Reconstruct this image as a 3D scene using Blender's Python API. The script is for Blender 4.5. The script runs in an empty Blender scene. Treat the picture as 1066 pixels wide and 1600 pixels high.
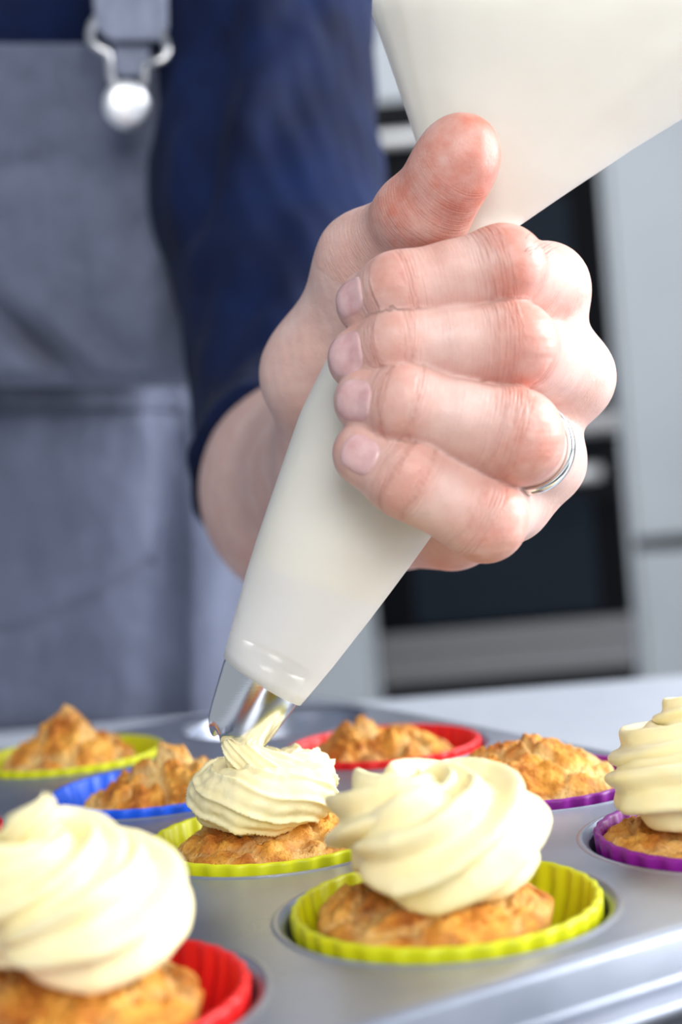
import bpy, bmesh, math, random
import numpy as np
from mathutils import Vector, Matrix, noise
random.seed(3)
PI = math.pi
S = bpy.context.scene
C = S.collection
# ---------------------------------------------------------------- camera
RIM = 0.937                      # height of the cup rims above the floor (worktop is at 0.900)
FPX, PITCH, ROLL, CAMH = 2258.16, 0.023712, 0.083652, 0.09814
CAM = Vector((0, 0, RIM + CAMH))
_fw = Vector((0, math.cos(PITCH), -math.sin(PITCH)))
_up0 = Vector((0, math.sin(PITCH), math.cos(PITCH)))
_rt0 = Vector((1, 0, 0))
_cr, _sr = math.cos(ROLL), math.sin(ROLL)
RT = _rt0 * _cr - _up0 * _sr
UP = _rt0 * _sr + _up0 * _cr
cd = bpy.data.cameras.new('camera'); cam = bpy.data.objects.new('camera', cd); C.objects.link(cam)
m = Matrix((RT, UP, -_fw)).transposed().to_4x4(); m.translation = CAM
cam.matrix_world = m
cd.sensor_fit = 'VERTICAL'; cd.sensor_height = 36; cd.sensor_width = 24
cd.lens = FPX / 1600 * 36
cd.clip_start = 0.01
cd.dof.use_dof = True; cd.dof.focus_distance = 0.385; cd.dof.aperture_fstop = 7.0
S.camera = cam

def at(px, py, d):
    """point at depth d (cm) on the sight line through a photo pixel, in metres"""
    d *= .01
    return CAM + _fw * d + RT * ((px - 533) / FPX * d) - UP * ((py - 800) / FPX * d)
# ---------------------------------------------------------------- world, lights, exposure
w = bpy.data.worlds.new('World'); S.world = w; w.use_nodes = True
w.node_tree.nodes['Background'].inputs[0].default_value = (0.80, 0.89, 1.0, 1)
w.node_tree.nodes['Background'].inputs[1].default_value = 0.31
def area(name, loc, target, sx, sy, power, col=(1, 1, 1)):
    l = bpy.data.lights.new(name, 'AREA'); l.shape = 'RECTANGLE'; l.size = sx; l.size_y = sy; l.energy = power; l.color = col
    o = bpy.data.objects.new(name, l); C.objects.link(o); o.location = loc
    o.rotation_euler = (Vector(target) - Vector(loc)).to_track_quat('-Z', 'Y').to_euler()
    o['kind'] = 'helper'
    return o
area('window_light_right', (1.9, 0.75, 1.75), (0, 0.45, 1.0), 1.3, 1.5, 66, (0.97, 0.98, 1.0))
area('window_light_front', (.40, -1.45, 1.95), (0, 0.5, 1.0), 1.2, 1.2, 27, (1, 0.98, 0.95))
area('ceiling_light', (0.3, 2.2, 2.5), (0.3, 2.6, 0.9), 1.6, 1.2, 15, (0.95, 0.97, 1))
vs = S.view_settings
vs.view_transform = 'Standard'; vs.look = 'None'; vs.gamma = 1; vs.use_curve_mapping = False
vs.exposure = 0.52

# ---------------------------------------------------------------- helpers
def new_mat(name, col=(.8, .8, .8), rough=.5, metal=0, spec=.5, sss=0, sssr=(1, .5, .3), ssss=.004, coat=0):
    m = bpy.data.materials.new(name); m.use_nodes = True
    b = m.node_tree.nodes['Principled BSDF']
    b.inputs['Base Color'].default_value = (*col, 1); b.inputs['Roughness'].default_value = rough
    b.inputs['Metallic'].default_value = metal; b.inputs['Specular IOR Level'].default_value = spec
    if sss:
        b.inputs['Subsurface Weight'].default_value = sss; b.inputs['Subsurface Radius'].default_value = sssr
        b.inputs['Subsurface Scale'].default_value = ssss
    if coat: b.inputs['Coat Weight'].default_value = coat
    return m
class NT:
    def __init__(s, m): s.t = m.node_tree; s.b = s.t.nodes['Principled BSDF']
    def n(s, typ, **kw):
        x = s.t.nodes.new(typ)
        for k, v in kw.items():
            if k in x.inputs.keys() and not hasattr(type(x), k): x.inputs[k].default_value = v
            else: setattr(x, k, v)
        return x
    def l(s, a, b): s.t.links.new(a, b)
    def noise(s, scale, detail=4, rough=.55, vec=None, coord='Object', dist=0):
        n = s.n('ShaderNodeTexNoise'); n.inputs['Scale'].default_value = scale; n.inputs['Detail'].default_value = detail
        n.inputs['Roughness'].default_value = rough; n.inputs['Distortion'].default_value = dist
        if vec is None:
            tc = s.n('ShaderNodeTexCoord'); vec = tc.outputs[coord]
        s.l(vec, n.inputs['Vector']); return n
    def ramp(s, src, stops):
        r = s.n('ShaderNodeValToRGB'); e = r.color_ramp.elements
        while len(e) < len(stops): e.new(.5)
        for i, (p, c) in enumerate(stops): e[i].position = p; e[i].color = (*c, 1) if len(c) == 3 else c
        s.l(src, r.inputs[0]); return r
    def mix(s, fac, a, b, mode='MIX'):
        x = s.n('ShaderNodeMix'); x.data_type = 'RGBA'; x.blend_type = mode
        for v, i in ((fac, 0), (a, 6), (b, 7)):
            if isinstance(v, (int, float)): x.inputs[i].default_value = v
            elif isinstance(v, tuple): x.inputs[i].default_value = (*v, 1)
            else: s.l(v, x.inputs[i])
        return x.outputs[2]
    def math(s, op, a, b=0.):
        x = s.n('ShaderNodeMath'); x.operation = op
        for v, i in ((a, 0), (b, 1)):
            if isinstance(v, (int, float)): x.inputs[i].default_value = v
            else: s.l(v, x.inputs[i])
        return x.outputs[0]
    def bump(s, h, strength=.3, dist=.001, prev=None):
        x = s.n('ShaderNodeBump'); x.inputs['Strength'].default_value = strength; x.inputs['Distance'].default_value = dist
        s.l(h, x.inputs['Height'])
        if prev: s.l(prev, x.inputs['Normal'])
        s.l(x.outputs[0], s.b.inputs['Normal']); return x.outputs[0]
    def attr(s, name):
        x = s.n('ShaderNodeAttribute'); x.attribute_name = name; return x.outputs['Fac']
    def col(s, o): s.l(o, s.b.inputs['Base Color'])

def mesh_obj(name, v, f, mat=None, parent=None, smooth=True, attrs=None, loc=None):
    me = bpy.data.meshes.new(name)
    me.from_pydata([tuple(p) for p in v] if not isinstance(v, np.ndarray) else v.tolist(), [], f if not isinstance(f, np.ndarray) else f.tolist())
    me.update()
    if smooth: me.polygons.foreach_set('use_smooth', [True] * len(me.polygons))
    for k, a in (attrs or {}).items():
        at_ = me.attributes.new(k, 'FLOAT', 'POINT'); at_.data.foreach_set('value', np.asarray(a, np.float32))
    if mat: me.materials.append(mat)
    o = bpy.data.objects.new(name, me); C.objects.link(o)
    if parent: o.parent = parent
    if loc is not None: o.location = loc
    return o
def bm_obj(name, bm, mat=None, parent=None, smooth=False, loc=None):
    me = bpy.data.meshes.new(name); bm.normal_update(); bm.to_mesh(me); bm.free()
    if smooth: me.polygons.foreach_set('use_smooth', [True] * len(me.polygons))
    if mat: me.materials.append(mat)
    o = bpy.data.objects.new(name, me); C.objects.link(o)
    if parent: o.parent = parent
    if loc is not None: o.location = loc
    return o
def empty(name, loc, label, cat, group=None):
    o = bpy.data.objects.new(name, None); C.objects.link(o); o.location = loc; o.empty_display_size = .02
    return tag(o, label, cat, group)
def tag(o, label, cat, group=None):
    o['label'] = label; o['category'] = cat
    if group: o['group'] = group
    return o
def box_bm(x0, x1, y0, y1, z0, z1, bev=.002, bm=None, seg=2):
    own = bm is None
    b2 = bmesh.new()
    bmesh.ops.create_cube(b2, size=1)
    for v in b2.verts: v.co = Vector(((x0 + x1) / 2 + v.co.x * (x1 - x0), (y0 + y1) / 2 + v.co.y * (y1 - y0), (z0 + z1) / 2 + v.co.z * (z1 - z0)))
    if bev: bmesh.ops.bevel(b2, geom=b2.edges[:], offset=bev, segments=seg, affect='EDGES', profile=.5)
    return b2
def box(name, x0, x1, y0, y1, z0, z1, mat, parent=None, bev=.002):
    return bm_obj(name, box_bm(x0, x1, y0, y1, z0, z1, bev), mat, parent)
def tube(name, pts, rad, mat, parent=None, n=12, closed=False):
    P = [Vector(p) for p in pts]; M = len(P); v = []; f = []
    rs = rad if isinstance(rad, (list, tuple)) else [rad] * M
    prev = None
    for i in range(M):
        if closed: t = (P[(i + 1) % M] - P[i - 1]).normalized()
        else: t = (P[min(i + 1, M - 1)] - P[max(i - 1, 0)]).normalized()
        if prev is None:
            a = t.orthogonal().normalized()
        else:
            a = (prev - t * prev.dot(t)).normalized()
        prev = a; b = t.cross(a)
        for k in range(n):
            th = 2 * PI * k / n; v.append(P[i] + (a * math.cos(th) + b * math.sin(th)) * rs[i])
    for i in range(M if closed else M - 1):
        for k in range(n):
            j = (i + 1) % M
            f.append((i * n + k, i * n + (k + 1) % n, j * n + (k + 1) % n, j * n + k))
    if not closed:
        f.append(tuple(range(n - 1, -1, -1))); f.append(tuple(range((M - 1) * n, M * n)))
    return mesh_obj(name, v, f, mat, parent)
def catmull(pts, n=8):
    P = [Vector(p) for p in pts]; out = []
    for i in range(len(P) - 1):
        p0, p1, p2, p3 = P[max(i - 1, 0)], P[i], P[i + 1], P[min(i + 2, len(P) - 1)]
        for k in range(n):
            t = k / n
            out.append(.5 * ((2 * p1) + (p2 - p0) * t + (2 * p0 - 5 * p1 + 4 * p2 - p3) * t * t + (3 * p1 - p0 - 3 * p2 + p3) * t ** 3))
    out.append(P[-1]); return out
def lathe_vf(prof, n, flute=None):
    """prof: list of (r, z); flute(i, theta) -> radius factor"""
    v = []; f = []
    for i, (r, z) in enumerate(prof):
        for k in range(n):
            th = 2 * PI * k / n; q = r * (flute(i, th) if flute else 1)
            v.append((q * math.cos(th), q * math.sin(th), z))
    for i in range(len(prof) - 1):
        for k in range(n):
            f.append((i * n + k, i * n + (k + 1) % n, (i + 1) * n + (k + 1) % n, (i + 1) * n + k))
    return v, f

# -------- signed distance bodies
def seg(P, a, b, ra, rb):
    a = np.array(a); b = np.array(b); ba = b - a; pa = P - a
    h = np.clip(pa @ ba / (ba @ ba), 0, 1)
    return np.linalg.norm(pa - h[:, None] * ba, axis=1) - (ra + (rb - ra) * h)
def ball(P, c, r): return np.linalg.norm(P - np.array(c), axis=1) - r
def smin(a, b, k):
    h = np.clip(.5 + .5 * (b - a) / k, 0, 1)
    return b + (a - b) * h - k * h * (1 - h)
def surface_net(fn, lo, hi, h, margin=.0):
    lo = np.array(lo); n = np.ceil((np.array(hi) - lo) / h).astype(int)
    B = 8; nb = -(-n // B); n = nb * B
    V = np.empty(n, np.float32)
    ci = np.stack(np.meshgrid(*[np.arange(k) for k in nb], indexing='ij'), -1).reshape(-1, 3)
    cc = lo + (ci * B + (B - 1) / 2) * h
    dc = np.concatenate([fn(c) for c in np.array_split(cc, max(1, len(cc) // 60000))])
    near = np.abs(dc) < B * h * .9 + margin
    V5 = V.reshape(nb[0], B, nb[1], B, nb[2], B)
    V5[:] = dc.reshape(nb)[:, None, :, None, :, None]
    off = np.stack(np.meshgrid(*[np.arange(B)] * 3, indexing='ij'), -1).reshape(-1, 3)
    idx = ci[near]
    for ch in np.array_split(idx, max(1, len(idx) // 150)):
        P = lo + ((ch[:, None, :] * B + off[None]).reshape(-1, 3)) * h
        d = fn(P).reshape(-1, B, B, B)
        for k, (i, j, l) in enumerate(ch): V5[i, :, j, :, l, :] = d[k]
    ins = V < 0
    cs = np.zeros(tuple(n - 1), np.int8)
    for dx in (0, 1):
        for dy in (0, 1):
            for dz in (0, 1):
                cs += ins[dx:n[0] - 1 + dx, dy:n[1] - 1 + dy, dz:n[2] - 1 + dz]
    act = np.argwhere((cs > 0) & (cs < 8))
    idm = np.full(tuple(n - 1), -1, np.int32); idm[act[:, 0], act[:, 1], act[:, 2]] = np.arange(len(act))
    acc = np.zeros((len(act), 3)); cnt = np.zeros(len(act))
    cor = [(a, b, c) for a in (0, 1) for b in (0, 1) for c in (0, 1)]
    for a in cor:
        for ax in range(3):
            if a[ax]: continue
            b = list(a); b[ax] = 1
            va = V[act[:, 0] + a[0], act[:, 1] + a[1], act[:, 2] + a[2]]; vb = V[act[:, 0] + b[0], act[:, 1] + b[1], act[:, 2] + b[2]]
            x = (va < 0) != (vb < 0); t = np.where(x, va / np.where(x, va - vb, 1), 0)
            p = np.tile(np.array(a, float), (len(act), 1)); p[:, ax] += t
            acc[x] += p[x]; cnt[x] += 1
    verts = lo + (act + acc / cnt[:, None]) * h
    faces = []
    for ax in range(3):
        o1, o2 = [(1, 2), (2, 0), (0, 1)][ax]
        sl0 = [slice(1, k - 1) for k in n]; sl1 = list(sl0)
        sl1[ax] = slice(2, n[ax])
        s0 = ins[tuple(sl0)]; s1 = ins[tuple(sl1)]
        e = np.argwhere(s0 != s1) + 1
        inside = ins[e[:, 0], e[:, 1], e[:, 2]]
        def g(d1, d2):
            q = e.copy(); q[:, o1] -= d1; q[:, o2] -= d2
            return idm[q[:, 0], q[:, 1], q[:, 2]]
        q = np.stack([g(1, 1), g(0, 1), g(0, 0), g(1, 0)], 1)
        q[~inside] = q[~inside][:, ::-1]
        faces.append(q)
    faces = np.concatenate(faces); faces = faces[(faces >= 0).all(1)]
    for _ in range(2):                                         # settle on the surface
        d0 = np.concatenate([fn(c) for c in np.array_split(verts, max(1, len(verts) // 60000))])
        g = np.zeros_like(verts)
        for ax in range(3):
            q = verts.copy(); q[:, ax] += h * .5
            g[:, ax] = (np.concatenate([fn(c) for c in np.array_split(q, max(1, len(q) // 60000))]) - d0) / (h * .5)
        gn = np.maximum((g * g).sum(1), .25)
        st = g * (d0 / gn)[:, None]; sn = np.linalg.norm(st, axis=1); st *= np.minimum(1, h * .5 / np.maximum(sn, 1e-9))[:, None]
        verts = verts - st
    return verts, faces
def vnoise(P, freq, seed=0):
    """cheap smooth value from summed sines, numpy"""
    r = np.random.default_rng(seed); o = np.zeros(len(P))
    for k in range(5):
        d = r.normal(size=3); d /= np.linalg.norm(d); o += np.sin(P @ d * freq * (0.7 + .35 * k) + r.uniform(0, 6.28))
    return o / 5

# ---------------------------------------------------------------- materials
M = {}
def skin_mat():
    m = new_mat('skin', (.8, .52, .42), .42, spec=.4, sss=.18, sssr=(1, .35, .2), ssss=.006); t = NT(m)
    tc = t.n('ShaderNodeTexCoord')
    n1 = t.noise(90, 5, .6); n2 = t.noise(420, 4, .6)
    base = t.ramp(n1.outputs[0], [(.3, (.68, .42, .36)), (.55, (.73, .49, .43)), (.75, (.77, .56, .50))]).outputs[0]
    red = t.attr('redness'); mot = t.math('MULTIPLY', red, t.math('SUBTRACT', t.math('MULTIPLY', t.noise(120, 4, .6).outputs[0], 1.9), .30))
    c = t.mix(t.math('MULTIPLY', mot, 1.0), base, (.63, .225, .16))
    c = t.mix(t.math('MULTIPLY', t.math('SUBTRACT', n2.outputs[0], .5), .35), c, (.46, .2, .16))
    lines = t.attr('crease')
    c = t.mix(t.math('MULTIPLY', lines, .55), c, (.36, .11, .085))
    t.col(c)
    # fine skin cells and knuckle wrinkles
    v = t.n('ShaderNodeTexVoronoi'); v.feature = 'DISTANCE_TO_EDGE'; v.inputs['Scale'].default_value = 1100; t.l(tc.outputs['Object'], v.inputs['Vector'])
    b = t.bump(v.outputs['Distance'], .16, .0004)
    b = t.bump(n2.outputs[0], .28, .0006, b)
    al = t.attr('along'); wv = t.n('ShaderNodeTexNoise'); wv.noise_dimensions = '2D'
    cx = t.n('ShaderNodeCombineXYZ'); t.l(t.math('MULTIPLY', al, 1400.), cx.inputs[0])
    sx = t.n('ShaderNodeSeparateXYZ'); t.l(tc.outputs['Object'], sx.inputs[0]); t.l(t.math('MULTIPLY', sx.outputs[2], 160.), cx.inputs[1])
    t.l(cx.outputs[0], wv.inputs['Vector']); wv.inputs['Scale'].default_value = 1
    t.bump(t.math('MULTIPLY', wv.outputs[0], t.attr('wrinkle')), .8, .0011, b)
    return m
M['skin'] = skin_mat()
M['nail'] = new_mat('nail', (.72, .42, .40), .22, spec=.55, sss=.15, ssss=.003)
t = NT(M['nail']); t.col(t.ramp(t.noise(260, 2).outputs[0], [(.3, (.64, .36, .36)), (.7, (.76, .50, .49))]).outputs[0])
M['silver'] = new_mat('silver', (.83, .82, .79), .16, 1)
M['steel'] = new_mat('polished_steel', (.80, .80, .80), .19, 1)
t = NT(M['steel']); tc = t.n('ShaderNodeTexCoord'); mp = t.n('ShaderNodeMapping'); mp.inputs['Scale'].default_value = (1, 1, 60)
t.l(tc.outputs['Object'], mp.inputs[0]); t.bump(t.noise(60, 2, vec=mp.outputs[0]).outputs[0], .03, .0005)

def cream_mat():
    m = new_mat('butter_cream', (.93, .85, .60), .40, spec=.35, sss=.22, sssr=(1, .8, .4), ssss=.0025); t = NT(m)
    n = t.noise(140, 4); t.col(t.ramp(n.outputs[0], [(.3, (.94, .815, .455)), (.7, (.96, .865, .55))]).outputs[0])
    b = t.bump(t.noise(900, 3).outputs[0], .18, .0005); t.bump(t.noise(260, 3).outputs[0], .15, .001, b)
    return m
M['cream'] = cream_mat()
def sponge_mat():
    m = new_mat('muffin_crust', (.6, .3, .1), .7, spec=.25, sss=.1, sssr=(1, .5, .2), ssss=.003); t = NT(m)
    n = t.noise(95, 6, .65); f = t.noise(700, 3, .6)
    v = t.n('ShaderNodeTexVoronoi'); v.inputs['Scale'].default_value = 260; v.inputs['Randomness'].default_value = 1
    tc = t.n('ShaderNodeTexCoord'); t.l(tc.outputs['Object'], v.inputs['Vector'])
    c = t.ramp(n.outputs[0], [(.30, (.26, .065, .010)), (.42, (.47, .155, .022)), (.55, (.70, .31, .045)), (.70, (.82, .48, .11))]).outputs[0]
    cr = t.attr('crumb')
    crumb = t.ramp(f.outputs[0], [(.3, (.70, .40, .10)), (.7, (.86, .66, .32))]).outputs[0]
    c = t.mix(cr, c, crumb)
    pit = t.ramp(v.outputs['Distance'], [(.0, (1, 1, 1)), (.22, (0, 0, 0))]).outputs[0]
    pm = t.math('MULTIPLY', t.math('GREATER_THAN', t.noise(210, 2).outputs[0], .56), t.math('MULTIPLY', pit, .6))
    c = t.mix(pm, c, (.20, .07, .015)); t.col(c)
    b = t.bump(f.outputs[0], .6, .0012); b = t.bump(n.outputs[0], .5, .003, b)
    t.bump(t.math('MULTIPLY', pm, -1.), .7, .002, b)
    return m
M['sponge'] = sponge_mat()
def silicone(name, col):
    m = new_mat(name, col, .42, spec=.4, sss=.12, sssr=(1, 1, 1), ssss=.003); t = NT(m)
    n = t.noise(60, 3); t.col(t.mix(n.outputs[0], tuple(c * .92 for c in col), tuple(min(1, c * 1.06) for c in col)))
    t.bump(t.noise(600, 2).outputs[0], .04, .0004); return m
M['yellow'] = silicone('lime_silicone', (.60, .62, .005))
M['red'] = silicone('red_silicone', (.78, .012, .012))
M['purple'] = silicone('purple_silicone', (.24, .008, .28))
M['blue'] = silicone('blue_silicone', (.008, .10, .72))
M['darkred'] = silicone('dark_red_silicone', (.42, .006, .02))
def tin_mat():
    m = new_mat('coated_tin', (.36, .39, .46), .32, .82); t = NT(m)
    n = t.noise(1600, 2, .5); s = t.noise(16, 4, .6)
    t.col(t.ramp(s.outputs[0], [(.3, (.31, .34, .42)), (.7, (.43, .465, .55))]).outputs[0])
    t.l(t.ramp(s.outputs[0], [(.3, (.26,) * 3), (.7, (.38,) * 3)]).outputs[0], t.b.inputs['Roughness'])
    t.bump(n.outputs[0], .14, .0003); return m
M['tin'] = tin_mat()
def fabric(name, c0, c1, scale, warp=1500, rough=.85, sheen=.2, wt=.3):
    m = new_mat(name, c0, rough, spec=.2); t = NT(m); t.b.inputs['Sheen Weight'].default_value = sheen
    n = t.noise(scale, 5, .6); c = t.ramp(n.outputs[0], [(.32, c0), (.68, c1)]).outputs[0]
    tc = t.n('ShaderNodeTexCoord'); wz = t.n('ShaderNodeTexWave'); wz.bands_direction = 'Z'; wz.inputs['Scale'].default_value = warp / 6
    wx = t.n('ShaderNodeTexWave'); wx.bands_direction = 'X'; wx.inputs['Scale'].default_value = warp / 6
    for q in (wz, wx): q.inputs['Distortion'].default_value = 1.5; t.l(tc.outputs['Object'], q.inputs['Vector'])
    wv = t.math('ADD', wz.outputs['Fac'], wx.outputs['Fac'])
    c = t.mix(t.math('MULTIPLY', wv, wt * .5), c, tuple(min(1, x * 1.5) for x in c1)); t.col(c)
    t.bump(wv, .25, .0005); return m
M['denim'] = fabric('grey_denim', (.095, .108, .160), (.135, .152, .222), 30, wt=.2)
M['strapcloth'] = fabric('grey_denim_strap', (.15, .17, .24), (.23, .255, .34), 60)
M['navy'] = fabric('navy_jersey', (.0015, .004, .020), (.003, .012, .060), 20, sheen=.02, wt=.1)
M['trouser'] = fabric('dark_trousers', (.02, .02, .03), (.03, .03, .045), 30)
M['pewter'] = new_mat('brushed_wire', (.62, .62, .64), .32, 1)
M['button'] = new_mat('satin_button', (.88, .89, .92), .45, 1)
def bag_mat():
    m = new_mat('bag_film', (.96, .96, .96), .45, spec=.35); t = NT(m)
    o = t.t.nodes['Material Output']
    tr = t.n('ShaderNodeBsdfTranslucent'); tr.inputs[0].default_value = (.95, .93, .88, 1)
    tp = t.n('ShaderNodeBsdfTransparent')
    a = t.n('ShaderNodeMixShader'); a.inputs[0].default_value = .24; t.l(t.b.outputs[0], a.inputs[1]); t.l(tr.outputs[0], a.inputs[2])
    b = t.n('ShaderNodeMixShader'); b.inputs[0].default_value = .42; t.l(a.outputs[0], b.inputs[1]); t.l(tp.outputs[0], b.inputs[2])
    t.l(b.outputs[0], o.inputs['Surface'])
    t.bump(t.noise(70, 3, .5).outputs[0], .25, .002); return m
M['bag'] = bag_mat()
M['worktop'] = new_mat('worktop', (.62, .66, .72), .32, spec=.5)
t = NT(M['worktop']); t.col(t.ramp(t.noise(50, 6, .7).outputs[0], [(.35, (.47, .51, .58)), (.65, (.53, .57, .64))]).outputs[0]); t.bump(t.noise(900, 2).outputs[0], .05, .0003)
M['cabinet'] = new_mat('grey_lacquer', (.47, .50, .53), .35)
t = NT(M['cabinet']); t.col(t.ramp(t.noise(3, 2).outputs[0], [(.3, (.34, .37, .40)), (.7, (.38, .41, .44))]).outputs[0])
M['dark_gap'] = new_mat('dark_gap', (.02, .022, .025), .6)
M['oven_black'] = new_mat('black_glass', (.002, .002, .003), .10, spec=.18)
M['oven_window'] = new_mat('oven_window_glass', (.006, .010, .016), .06, spec=.35)
M['oven_steel'] = new_mat('brushed_steel', (.26, .26, .27), .34, 1)
t = NT(M['oven_steel']); t.bump(t.noise(300, 2).outputs[0], .05, .0004)
M['mat'] = new_mat('slab_black', (.012, .012, .014), .6)  # plain near-black for the added slab under the tin's near edge
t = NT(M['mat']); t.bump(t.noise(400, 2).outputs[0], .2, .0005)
M['handle_steel'] = new_mat('satin_handle', (.70, .70, .70), .38, .6)
M['wall'] = new_mat('wall_paint', (.75, .76, .77), .8)
t = NT(M['wall']); t.bump(t.noise(200, 3).outputs[0], .08, .001)
M['floor'] = new_mat('floor_stone', (.42, .42, .42), .4)
t = NT(M['floor']); t.col(t.ramp(t.noise(6, 6).outputs[0], [(.3, (.36, .36, .36)), (.7, (.48, .48, .47))]).outputs[0])

# ---------------------------------------------------------------- setting
def struct(o): o['kind'] = 'structure'; return o
struct(box('floor', -2.6, 2.6, -2.0, 4.1, -.05, 0, M['floor'], bev=0))
struct(box('wall_back', -2.6, 2.6, 4.06, 4.16, 0, 2.7, M['wall'], bev=0))
isl = empty('kitchen_island', (0, .36, 0), 'pale grey kitchen worktop that the muffin tin stands on', 'worktop')
def part(o, root):                                   # parent while keeping world placement
    o.parent = root; o.matrix_parent_inverse = Matrix.Translation(root.location).inverted(); return o
WTOP = .900
part(box('worktop', -1.1, 1.3, -.22,   .866, WTOP - .04, WTOP, M['worktop'], bev=.003), isl)
part(box('carcass', -1.05, 1.25, -.18, .80, .10, WTOP - .04, M['cabinet'], bev=.002), isl)
part(box('plinth', -1.0, 1.2, -.12, .74, 0, .10, M['dark_gap'], bev=0), isl)

# ---------------------------------------------------------------- far kitchen run (3.45 m away)
YF = 3.46
def kz(z): return RIM + z * .01
tall = empty('tall_cabinet', (1.14, 3.75, 0), 'tall pale grey cabinet on the right of the black ovens', 'cabinet')
part(box('carcass', .695, 1.60, YF + .02, 4.05, .08, 2.35, M['cabinet'], bev=.002), tall)
part(box('plinth', .70, 1.60, YF + .06, 4.05, 0, .08, M['dark_gap'], bev=0), tall)
for n, z0, z1 in (('door', kz(-10.5), 2.34), ('drawer_front', kz(-75), kz(-14))):
    part(box(n, .70, 1.59, YF, YF + .02, z0, z1, M['cabinet'], bev=.002), tall)
part(box('grip_channel', .70, 1.59, YF + .012, YF + .022, kz(-14), kz(-10.5), M['dark_gap'], bev=0), tall)
hd = part(box('handle', .76, 1.10, YF - .012, YF, kz(-12.6), kz(-11.2), M['dark_gap'], bev=.002), tall)
side = empty('low_cabinet', (-.45, 3.75, 0), 'pale grey cabinet on the left of the ovens behind the piping bag', 'cabinet')
part(box('carcass', -1.3, .045, YF + .02, 4.05, .08, 2.35, M['cabinet'], bev=.002), side)
part(box('plinth', -1.3, .045, YF + .06, 4.05, 0, .08, M['dark_gap'], bev=0), side)
part(box('door', -.56, .042, YF, YF + .02, .09, 2.34, M['cabinet'], bev=.002), side)
part(box('door', -1.28, -.564, YF, YF + .02, .09, 2.34, M['cabinet'], bev=.002), side)
hou = empty('oven_housing', (.37, 3.77, 0), 'pale grey housing around the two built-in ovens', 'cabinet')
part(box('side_panel', .046, .060, YF, 4.05, .0, 2.35, M['cabinet'], bev=.001), hou)
part(box('side_panel', .680, .694, YF, 4.05, .0, 2.35, M['cabinet'], bev=.001), hou)
part(box('top_panel', .061, .679, YF, 4.05, kz(98), 2.35, M['cabinet'], bev=.001), hou)
part(box('plinth', .061, .679, YF + .05, 4.05, 0, .10, M['dark_gap'], bev=0), hou)
part(box('shelf', .061, .679, YF + .01, 4.05, kz(15.4), kz(16), M['cabinet'], bev=.0), hou)
def oven(label, z0, z1, hz, wz, group):
    o = empty('built_in_oven', (.37, 3.7, kz(z0)), label, 'oven', group)
    part(box('body', .075, .665, YF + .03, 3.98, kz(z0), kz(z1), M['dark_gap'], bev=.002), o)
    part(box('control_panel', .064, .676, YF - .004, YF + .03, kz(hz + 3), kz(z1), M['oven_black'], bev=.002), o)
    part(box('door', .064, .676, YF - .006, YF + .03, kz(z0 + 4.3), kz(hz + 2.6), M['oven_black'], bev=.003), o)
    part(box('window_glass', .16, .60, YF - .008, YF - .005, kz(wz[0]), kz(wz[1]), M['oven_window'], bev=.001), o)
    h = part(tube('handle', [(.12 + .5 * i / 8, YF - .045, kz(hz)) for i in range(9)], .018, M['handle_steel'], None, 14), o)
    for x in (.15, .59):
        part(tube('handle_post', [(x, YF - .045, kz(hz)), (x, YF - .005, kz(hz))], .007, M['oven_steel'], None, 10), o)
    part(box('trim_strip', .064, .676, YF - .008, YF + .03, kz(z0), kz(z0 + 4), M['oven_steel'], bev=.002), o)
    return o
oven('black glass built-in oven, the upper one, beside the bent knuckles', 16.2, 96, 88, (28, 72), 'built-in ovens')
oven('black glass built-in oven, the lower one, under the fist', -33, 15, 6, (-27, 1), 'built-in ovens')
dr = empty('warming_drawer', (.37, 3.7, .1), 'dark steel drawer front below the lower oven', 'drawer')
part(box('drawer_body', .075, .665, YF + .03, 3.98, .10, kz(-33.4), M['dark_gap'], bev=.001), dr)
part(box('drawer_front', .064, .676, YF - .004, YF + .03, kz(-41), kz(-33.6), M['oven_steel'], bev=.002), dr)
part(box('lower_front', .064, .676, YF - .004, YF + .03, .105, kz(-41.6), M['oven_black'], bev=.002), dr)

# ---------------------------------------------------------------- muffin tin
ANG = .506797; U = Vector((math.cos(ANG), math.sin(ANG), 0)); Vv = Vector((-math.sin(ANG), math.cos(ANG), 0))
SU, SV = .0880049, .0875761
A0 = Vector((.0161588, .324453, RIM))
def cup_at(i, j): return A0 + U * (SU * i) + Vv * (SV * j)
DECK = -.0006
tin = empty('muffin_tin', cup_at(0, 1.5) + Vector((0, 0, WTOP - RIM)), 'grey coated muffin tin holding the coloured cups', 'baking tin')
tin.rotation_euler = (0, 0, ANG)
TZ = RIM - WTOP + DECK            # deck height in the tin's own frame
def tin_xy(i, j): return (SU * i, SV * (j - 1.5))
RH = .0386
v = []; f = []
N = 48
for i in (-1, 0, 1):
    for j in range(4):
        cx, cy = tin_xy(i, j); b0 = len(v)
        for k in range(N):
            th = 2 * PI * (k + .5) / N; c, s = math.cos(th), math.sin(th)
            q = min(SU / 2 / max(abs(c), 1e-9), SV / 2 / max(abs(s), 1e-9))
            v += [(cx + RH * c, cy + RH * s, TZ), (cx + q * c, cy + q * s, TZ)]
        for k in range(N):
            a, b = b0 + 2 * k, b0 + 2 * ((k + 1) % N); f.append((a, a + 1, b + 1, b))
        for sx in (-1, 1):                                # square corners of the cell
            for sy in (-1, 1):
                t0 = math.atan2(sy * SV / 2, sx * SU / 2) % (2 * PI); k = int((t0 / (2 * PI)) * N - .5) % N
                v.append((cx + sx * SU / 2, cy + sy * SV / 2, TZ)); f.append((b0 + 2 * k + 1, len(v) - 1, b0 + 2 * ((k + 1) % N) + 1))
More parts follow.
